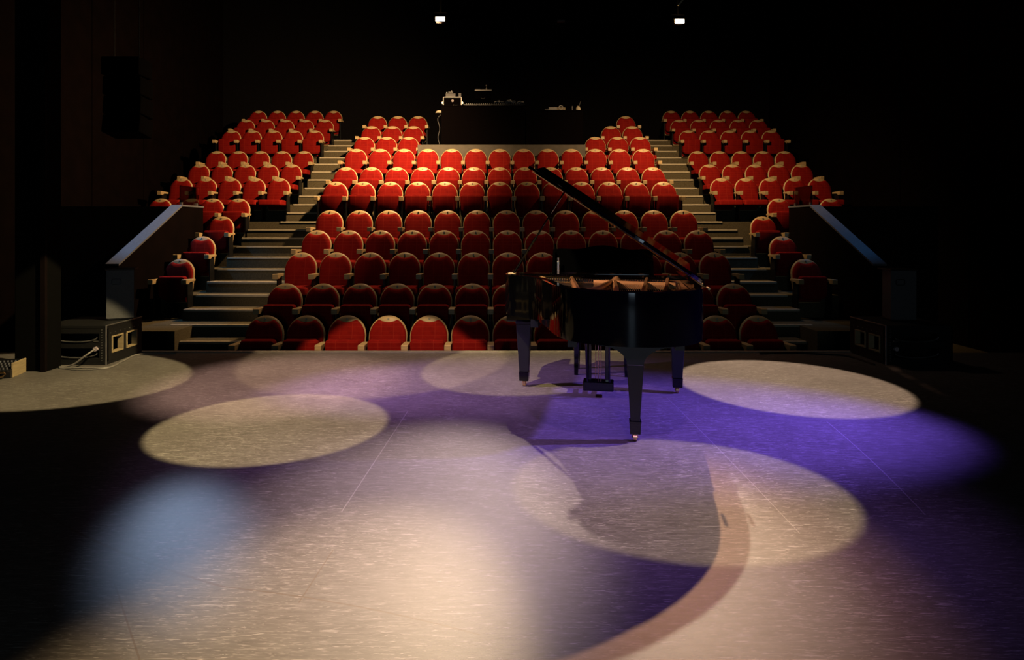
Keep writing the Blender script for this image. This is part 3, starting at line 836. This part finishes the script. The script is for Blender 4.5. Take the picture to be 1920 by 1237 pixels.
# ------------------------------------------------------------------ loudspeakers at the stage corners
def subwoofer(sd, label):
    r = empty('subwoofer', (sd*3.96, 6.50, 0), 0)
    tag(r, label, 'loudspeaker', 'subwoofers at the stage corners')
    W, Dp, Hh = .68, .66, .40
    x = lambda a: sd*a
    b = MB()
    # cabinet with two port openings cut in its inner side and two horn slots in its front
    def B(x0, x1, y0, y1, z0, z1, bev=.004): b.box(*sorted((x(x0), x(x1))), y0, y1, z0, z1, bev)
    B(0, W, 0, Dp, .37, .40); B(0, W, 0, Dp, 0, .03); B(W-.02, W, 0, Dp, .03, .37); B(0, W, Dp-.02, Dp, .03, .37)
    for y0_, y1_ in ((.02, .10), (.29, .35), (.56, .64)): B(0, .02, y0_, y1_, .03, .37, 0)
    B(0, .02, .10, .29, .27, .37, 0); B(0, .02, .10, .29, .03, .11, 0); B(0, .02, .35, .56, .27, .37, 0); B(0, .02, .35, .56, .03, .11, 0)
    B(.02, W-.02, .02, .04, .18, .23, 0); B(0, .07, 0, .04, .03, .37, 0); B(.55, W, 0, .04, .03, .37, 0); B(.07, .55, .0, .03, .32, .37, 0); B(.07, .55, 0, .03, .03, .07, 0); B(.07, .55, 0, .03, .17, .24, 0)
    B(.10, W-.05, .25, .30, .03, .37, 0)
    b.build('cabinet', M['cab'], r)
    for yc in (.195, .455):
        b = MB(); s = .012
        for y0_, y1_, z0_, z1_ in ((yc-.10, yc+.10, .265, .28), (yc-.10, yc+.10, .105, .12), (yc-.10, yc-.085, .12, .265), (yc+.085, yc+.10, .12, .265)):
            b.box(*sorted((x(-.008), x(.05))), y0_, y1_, z0_, z1_, .002)
        b.build('port_frame', M['ply'], r)
    for zc in (.28, .12):
        b = MB(); pts = [(x(.31-.22*math.cos(t)), -.004, zc-.045*math.sin(t)) for t in [PI*k/12 for k in range(13)]]
        b.tube(pts, .007, 6); b.build('horn_lip', M['dullsteel'], r, smooth=True)
    b = MB()
    for z0_, z1_ in ((0, .4),): b.box(*sorted((x(-.006), x(.008))), -.006, .008, 0, .402, .003)
    b.box(*sorted((x(-.006), x(.008))), 0, Dp, .392, .404, .003)
    b.build('corner_strip', M['dullsteel'], r)
    b = MB()
    for k in range(13): b.lathe([(.006, 0), (.004, .004), (.001, .005)], 8, (0, 0, 0)) if False else b.disc((x(.042), -.004, .045+k*.026), .005, 'y', .006, 8)
    for k in range(7): b.disc((x(-.004), .07+k*.085, .315), .005, 'x', .006, 8)
    b.build('rivets', M['dullsteel'], r)
    b = MB(); b.box(*sorted((x(.075), x(.125))), -.006, .0, .235, .25, .001); b.build('badge', M['steel'], r)
    b = MB(); b.disc((x(.10), -.006, .165), .022, 'y', .03, 12); b.build('socket', M['label'], r)
    return r
subwoofer(-1, 'black subwoofer with two square ports at the left stage corner')
subwoofer(1, 'black subwoofer in deep shade at the right stage corner')
def top_speaker(x, y, rz, m, label):
    r = empty('loudspeaker', (x, y, .405), rz)
    tag(r, label, 'loudspeaker', 'slim loudspeakers on the subwoofers')
    b = MB(); pr = [(-.13, -.12), (.13, -.12), (.09, .13), (-.09, .13)]
    b.loft([[(p[0], p[1], 0.012) for p in inset_poly(pr, .004)], [(p[0], p[1], .016) for p in pr], [(p[0], p[1], .53) for p in pr], [(p[0], p[1], .534) for p in inset_poly(pr, .004)]])
    b.build('cabinet', m, r)
    b = MB(); o = rounded_rect(-.075, .005, .385, .435, .012, .012, 4)
    oo = inset_poly(o, -.008)
    b.loft([[(a, -.122, z) for a, z in oo], [(a, -.126, z) for a, z in oo], [(a, -.126, z) for a, z in o], [(a, -.115, z) for a, z in o]], cap=False)
    b.build('handle', M['blackcable'], r)
    b = MB(); b.box(-.14, .14, -.13, .14, .534, .548, .004); b.build('top_plate', M['cab'], r)
    b = MB(); b.box(-.12, .12, -.11, .12, 0, .014, .003); b.build('foot', M['cab'], r)
top_speaker(-4.09, 7.00, math.radians(22), M['cabgrey'], 'slim brown-grey loudspeaker standing on the left subwoofer')
top_speaker(4.34, 6.92, math.radians(-4), M['cabgrey'], 'slim grey loudspeaker with a cut-out handle standing on the right subwoofer')

# cables
def cable(pts, r, m, name, label):
    P = [tuple(p) for p in pts]
    out = []
    for i in range(len(P)-1):
        p0, p1, p2, p3 = P[max(i-1, 0)], P[i], P[i+1], P[min(i+2, len(P)-1)]
        for k in range(6):
            t = k/6
            out.append(tuple(.5*((2*p1[j])+(-p0[j]+p2[j])*t+(2*p0[j]-5*p1[j]+4*p2[j]-p3[j])*t*t+(-p0[j]+3*p1[j]-3*p2[j]+p3[j])*t**3) for j in range(3)))
    out.append(P[-1])
    b = MB(); b.tube(out, r, 6); o = b.build(name, m, smooth=True); tag(o, label, 'cable'); return o
def fl(px, py, z=0.006):
    D = (EYE-z)*F/(py-H0); return ((px-X0)*D/F, D, z)
cable([(-4.06, 6.475, .165), (-4.10, 6.40, .12), (-4.22, 6.38, .03), (-4.34, 6.36, .010), fl(160, 689.5), fl(205, 688), fl(232, 676), fl(262, 664), fl(330, 662.5)], .009, M['cable'], 'speaker_cable', 'grey speaker cable curving round the foot of the left subwoofer')
cable([fl(112, 690), fl(150, 693), fl(200, 690), fl(222, 682)], .007, M['cable'], 'speaker_cable', 'thin grey cable lying loose on the floor in front of the left subwoofer')
cable([fl(1425, 663), fl(1490, 661.5), fl(1540, 664), fl(1590, 668), fl(1640, 684)], .012, M['blackcable'], 'speaker_cable', 'black cable on the stage edge running to the right subwoofer')

# patch box at the left edge of the stage
r = empty('patch_box', (-4.74, 6.02, 0), math.radians(12))
tag(r, 'small stage patch box with rows of knobs and a brass handle on the floor', 'patch box')
b = MB(); pr = [(-.13, 0), (-.13, .07), (.10, .13), (.14, .13), (.14, 0)]
b.loft([[(-.21, y, z) for y, z in pr], [(.21, y, z) for y, z in pr]]); b.build('case', M['satin'], r)
b = MB(); b.box(.205, .222, -.10, .14, .0, .135, .003); b.build('end_cheek', M['ply'], r)
b = MB()
for i in range(12):
    for j in range(4):
        y = -.10+j*.05; z = .07+(y+.13)*.26
        b.lathe([(.008, 0), (.007, .016), (.001, .017)], 8, (-.18+i*.032, y, z))
b.build('knobs', M['dullsteel'], r); tag(bpy.data.objects['knobs'], kind='stuff')
b = MB(); b.box(-.17, .02, -.137, -.128, .02, .05, .002); b.build('badge', M['red'], r)
b = MB(); b.tube([(.03, -.14, .025), (.12, -.165, .02), (.17, -.165, .028), (.185, -.16, .045), (.17, -.155, .062), (.12, -.14, .055)], .009, 8); b.build('handle', M['brass'], r, smooth=True)

# ------------------------------------------------------------------ sound booth
DB = PLAT_Y + 0.55
def bx(px): return xpix(px, DB)
def bz(py): return zpix(py, DB)
t = empty('sound_desk', (bx(906), DB, PLAT_Z))
tag(t, 'tall black sound desk with a closed front, in the middle behind the seats', 'desk')
hz = bz(197)-PLAT_Z; hw = (bx(985)-bx(828))/2
b = MB(); b.box(-hw, hw, 0, .03, 0, hz-.03, .004); b.build('front_panel', M['deskblack'], t)
b = MB(); b.box(-hw-.01, hw+.01, -.01, .8, hz-.03, hz, .004); b.build('top', M['deskblack'], t)
for s in (-1, 1):
    b = MB(); b.box(*sorted((s*hw, s*(hw-.03))), .03, .78, 0, hz-.03, .003); b.build('side_panel', M['deskblack'], t)
t = empty('side_table', (bx(1040), DB+.05, PLAT_Z))
tag(t, 'lower black table to the right of the sound desk', 'table')
hz2 = bz(204)-PLAT_Z-.02; hw2 = (bx(1096)-bx(988))/2
b = MB(); b.box(-hw2, hw2, 0, .03, 0, hz2-.03, .004); b.build('front_panel', M['deskblack'], t)
b = MB(); b.box(-hw2, hw2, -.01, .75, hz2-.03, hz2, .004); b.build('top', M['deskblack'], t)
for s in (-1, 1):
    b = MB(); b.box(*sorted((s*hw2, s*(hw2-.03))), .03, .74, 0, hz2-.03, .003); b.build('side_panel', M['deskblack'], t)
ZD = bz(197); ZT = PLAT_Z+hz2
# flight case rack
r = empty('rack_case', (bx(847), DB+.22, ZD))
tag(r, 'small open rack case with bright steel edges on the left end of the sound desk', 'rack case')
rw = (bx(865)-bx(829))/2; rh = bz(178)-ZD
b = MB(); b.box(-rw+.01, rw-.01, .0, .40, .01, rh-.01, .004); b.build('case', M['deskblack'], r)
b = MB()
for s in (-1, 1): b.box(*sorted((s*rw, s*(rw-.022))), -.02, 0.02, 0, rh, .003)
b.box(-rw, rw, -.02, .02, rh-.022, rh, .003); b.box(-rw, rw, -.02, .02, 0, .01, .002)
b.build('edging', M['dullsteel'], r)
b = MB(); b.disc((0.005, -.004, rh*.62), .03, 'y', .006, 16); b.build('badge', M['label'], r)
b = MB()
for k in range(5): b.box(.02+k*.022, .03+k*.022, -.01, 0, .012, .05, .002)
b.build('sliders', M['dullsteel'], r)
for s in (-1, 1):
    b = MB(); b.box(*sorted((s*(rw-.002), s*(rw+.03))), -.01, .05, rh*.30, rh*.52, .006); b.build('latch', M['steel'], r)
# gear on the rack
r = empty('small_mixer', (bx(845), DB+.30, ZD+rh))
tag(r, 'small dark control unit on top of the rack case', 'control unit')
b = MB(); b.box(-.14, .10, -.05, .12, 0, .09, .01); b.box(-.08, .04, -.02, .10, .09, .14, .01); b.build('case', M['grey'], r)
b = MB(); b.lathe([(.018, 0), (.016, .03), (.001, .034)], 10, (-.11, -.02, .09)); b.lathe([(.014, 0), (.012, .025), (.001, .028)], 10, (0, .02, .14)); b.build('knob', M['steel'], r)
b = MB(); bx0 = bx(861); b.box(bx0-.03, bx0+.035, DB+.22, DB+.3, ZD+rh+.0005, ZD+rh+.09, .004)
tag(b.build('plastic_box', M['grey']), 'little grey box at the right end of the rack case top', 'box')
# mixing console
r = empty('mixing_console', (bx(926), DB+.12, ZD))
tag(r, 'wide dark mixing console lying on the sound desk', 'mixing console')
mw = (bx(984)-bx(870))/2
b = MB(); pr = [(0, 0), (0, .045), (.02, .05), (.42, .12), (.50, .13), (.50, 0)]
b.loft([[(-mw, y, z) for y, z in pr], [(mw, y, z) for y, z in pr]]); b.build('case', M['satin'], r)
b = MB(); b.box(-mw+.03, mw-.03, -.008, .0, .012, .03, .002); b.build('front_strip', M['dullsteel'], r)
b = MB()
for k in range(26): b.box(-mw+.05+k*(2*mw-.1)/26, -mw+.062+k*(2*mw-.1)/26, .10, .13, .062, .085, .001)
b.build('faders', M['dullsteel'], r); tag(bpy.data.objects['faders'], kind='stuff')
b = MB()
pr = [(0.0, .06), (.045, .11), (.05, .13)]
b.tube([(mw-.01, .0, .03), (mw+.02, .06, .06), (mw-.06, .30, .155)], .012, 6); b.build('end_trim', M['steel'], r)
# crumpled papers on it
def paper(name, x, y, z, wx, wy, hh, label, seed, m='paper'):
    rnd = random.Random(seed); n = 9; b = MB(); tops = []; bots = []
    vs = {}
    for i in range(n):
        for j in range(n):
            vs[i, j] = (x+wx*(i/(n-1)-.5), y+wy*(j/(n-1)-.5), z+.004+hh*rnd.random()*(.4+.6*math.sin(PI*i/(n-1))))
    bm = b.bm; T = {k: bm.verts.new(v) for k, v in vs.items()}; Bt = {k: bm.verts.new((v[0], v[1], v[2]-.003)) for k, v in vs.items()}
    for i in range(n-1):
        for j in range(n-1):
            bm.faces.new((T[i, j], T[i+1, j], T[i+1, j+1], T[i, j+1])); bm.faces.new((Bt[i, j+1], Bt[i+1, j+1], Bt[i+1, j], Bt[i, j]))
    edge = [(i, 0) for i in range(n)] + [(n-1, j) for j in range(1, n)] + [(i, n-1) for i in range(n-2, -1, -1)] + [(0, j) for j in range(n-2, 0, -1)]
    for a, c_ in zip(edge, edge[1:]+edge[:1]): bm.faces.new((Bt[a], Bt[c_], T[c_], T[a]))
    tag(b.build(name, M[m]), label, 'paper')
paper('paper_sheet', bx(936), DB+.44, ZD+.128, .24, .22, .055, 'crumpled grey-white paper at the left of the console top', 3)
paper('paper_sheet', bx(958), DB+.40, ZD+.125, .24, .22, .075, 'crumpled brightest paper in the middle of the console top', 5)
paper('paper_sheet', bx(977), DB+.46, ZD+.128, .18, .20, .05, 'dim crumpled paper at the right end of the console', 9)
# monitor on a stand
r = empty('monitor', (bx(905), DB+.62, ZD))
tag(r, 'dark flat monitor on a stalk above the console', 'monitor')
zc = bz(160)-ZD
b = MB(); b.box(-.20, .20, 0, .04, zc-.20, zc, .006); b.build('screen', M['deskblack'], r)
b = MB(); b.box(-.205, .205, -.006, .045, zc, zc+.045, .004); b.build('top_edge', M['dullsteel'], r)
b = MB(); b.box(-.03, .03, .02, .06, 0, zc-.19, .004); b.box(-.14, .14, -.05, .14, 0, .015, .004); b.build('stand', M['deskblack'], r)
b = MB(); b.tube([(-.05, -.004, zc-.16), (-.045, -.006, zc-.185), (.02, -.006, zc-.185), (.04, -.004, zc-.165)], .006, 6); b.build('badge', M['dullsteel'], r)
b = MB(); x_ = bx(911); b.lathe([(.03, 0), (.03, .02), (.012, .03), (.012, .06), (.03, .075), (.028, .10), (.002, .11)], 10, (x_, DB+.635, ZD+zc+.046))
tag(b.build('webcam', M['dullsteel'], smooth=True), 'little pale camera perched on top of the monitor', 'camera')
# side table things
b = MB(); b.box(bx(1022), bx(1046), DB+.10, DB+.40, ZT, ZT+.025, .003)
tag(b.build('laptop', M['dullsteel']), 'closed thin laptop lying on the lower side table', 'laptop')
r = empty('carton', (bx(1048), DB+.45, ZT)); tag(r, 'white carton with a brown end on the lower side table', 'box')
cw = (bx(1064)-bx(1032))/2
b = MB(); b.box(-cw, cw*.0, 0, .2, .04, .04+bz(188.5)-bz(197), .004); b.build('white_half', M['paper'], r)
b = MB(); b.box(0, cw, 0, .2, .04, .035+bz(188.5)-bz(197), .004); b.build('brown_half', M['tape'], r)
b = MB(); b.box(-cw*.9, cw*.9, .02, .19, 0, .04, .003); b.build('base', M['grey'], r)
b = MB(); ring = []
for k in range(24):
    a = 2*PI*k/24; c_ = Vector((bx(1052), DB+.06, ZT+.058))
    ring.append([c_+Vector((math.cos(a)*q[0], q[1], math.sin(a)*q[0])) for q in ((.055, -.02), (.055, .02), (.04, .02), (.04, -.02))])
ring.append(ring[0]); b.loft(ring, cap=False)
tag(b.build('tape_roll', M['paper']), 'roll of pale tape standing on edge by the carton', 'tape roll')
r = empty('task_lamp', (bx(1086), DB+.2, ZT)); tag(r, 'small pale hooded lamp at the right end of the side table', 'lamp')
b = MB(); b.lathe([(.055, 0), (.06, .05), (.045, .10), (.02, .125), (.002, .13)], 14, (0, 0, .0)); b.build('hood', M['nosing'], r, smooth=True)
b = MB(); b.tube([(.02, .03, .10), (.05, .06, .20), (.07, .06, .25)], .008, 6); b.build('arm', M['grey'], r)
b = MB(); b.lathe([(.02, 0), (.024, .10), (.02, .105)], 10, (bx(1074), DB+.12, ZT)); tag(b.build('bottle', M['grey'], smooth=True), 'small dark bottle beside the task lamp', 'bottle')
# hanging cap and cables on the desk's left end
b = MB(); b.lathe([(.09, 0), (.085, .03), (.05, .06), (.002, .07)], 14, (bx(823), DB+.1, bz(211)))
b.box(bx(823)+.02, bx(828)+.012, DB+.07, DB+.13, bz(211)+.01, bz(211)+.03)
tag(b.build('hat', M['nosing'], smooth=True), 'pale cap hung on the left side of the sound desk', 'hat')
cable([(bx(825.5), DB+.12, bz(213)), (bx(820), DB+.10, bz(222)), (bx(824), DB+.06, bz(240)), (bx(821), DB+.05, bz(258)), (bx(826), DB+.04, PLAT_Z+.01)], .008, M['grey'], 'cable', 'grey cable hanging down the left side of the sound desk')
r = empty('floor_socket', (bx(821), DB+.02, PLAT_Z)); tag(r, 'small tan box on the floor at the foot of the sound desk', 'box')
b = MB(); b.box(-.08, .03, 0, .1, 0, .05, .004); b.build('case', M['tape'], r)

# ------------------------------------------------------------------ lamps and rig
def house_lamp(px, py, D, power, label, aim, half=74):
    x, z = xpix(px, D), zpix(py, D)
    r = empty('flood_lamp', (x, D, z)); tag(r, label, 'lamp', 'house flood lamps')
    b = MB(); b.frustum((0, .0), .085, .06, -.045, (0, .03), .11, .085, .05, .006); b.build('housing', M['black'], r)
    b = MB(); b.box(-.085, .085, -.084, -.066, -.046, .026, .006); b.build('lens', M['lamp'], r)
    b = MB(); b.tube([(-.12, .03, .0), (-.12, .03, .14), (.12, .03, .14), (.12, .03, .0)], .01, 6); b.tube([(0, .03, .14), (0, .03, 8.6-z)], .02, 8); b.build('yoke', M['black'], r)
    spot('house_light', (x, D-.03, z-.09), (x+aim[0], D+aim[1], z-2.2), power, (1.0, .66, .34), half, 1.0, .07)
house_lamp(826, 37, 11.8, 1250, 'bright left flood lamp hanging above the audience', (-2.4, 1.7))
house_lamp(1272, 41, 11.8, 440, 'bright right flood lamp hanging above the audience', (0.3, 1.8), 66)
r = empty('lamp_bracket', (xpix(1278, 11.6), 11.6, zpix(5, 11.6))); tag(r, 'pale slanting bracket above the right flood lamp', 'bracket')
b = MB(); b.tube([(-.06, 0, -.05), (.06, 0, .10)], .016, 6); b.build('strut', M['nosing'], r)
b = MB(); b.tube([(.05, .0, .09), (.05, 0, 8.6-zpix(5, 11.6))], .01, 6); b.build('hanger', M['black'], r)
r = empty('ceiling_sensor', (xpix(1052, 12), 12, zpix(39, 12))); tag(r, 'small pale rectangular unit hanging between the two flood lamps', 'sensor')
b = MB(); b.box(-.07, .07, -.02, .05, -.02, .02, .004); b.build('case', M['grey'], r)
b = MB(); b.tube([(0, .02, .02), (0, .02, 8.6-zpix(39, 12))], .008, 6); b.build('hanger', M['black'], r)
# hanging speaker array on the left
D = 10.2
r = empty('speaker_array', (xpix(238, D), D, zpix(255, D))); tag(r, 'dark column of hanging loudspeakers by the left wall', 'loudspeaker')
hgt = (zpix(110, D)-zpix(255, D))
for k in range(4):
    b = MB(); b.box(-.30, .30, -.2, .2, hgt*k/4+.01, hgt*(k+1)/4-.01, .02, Matrix.Rotation(math.radians(-3*(3-k)), 4, 'X')); b.build('cabinet', M['array'], r)
b = MB(); b.tube([(-.2, 0, hgt-.02), (-.2, 0, 8.6-zpix(255, D))], .008, 6); b.tube([(.2, 0, hgt-.02), (.2, 0, 8.6-zpix(255, D))], .008, 6); b.build('chain', M['iron'], r)
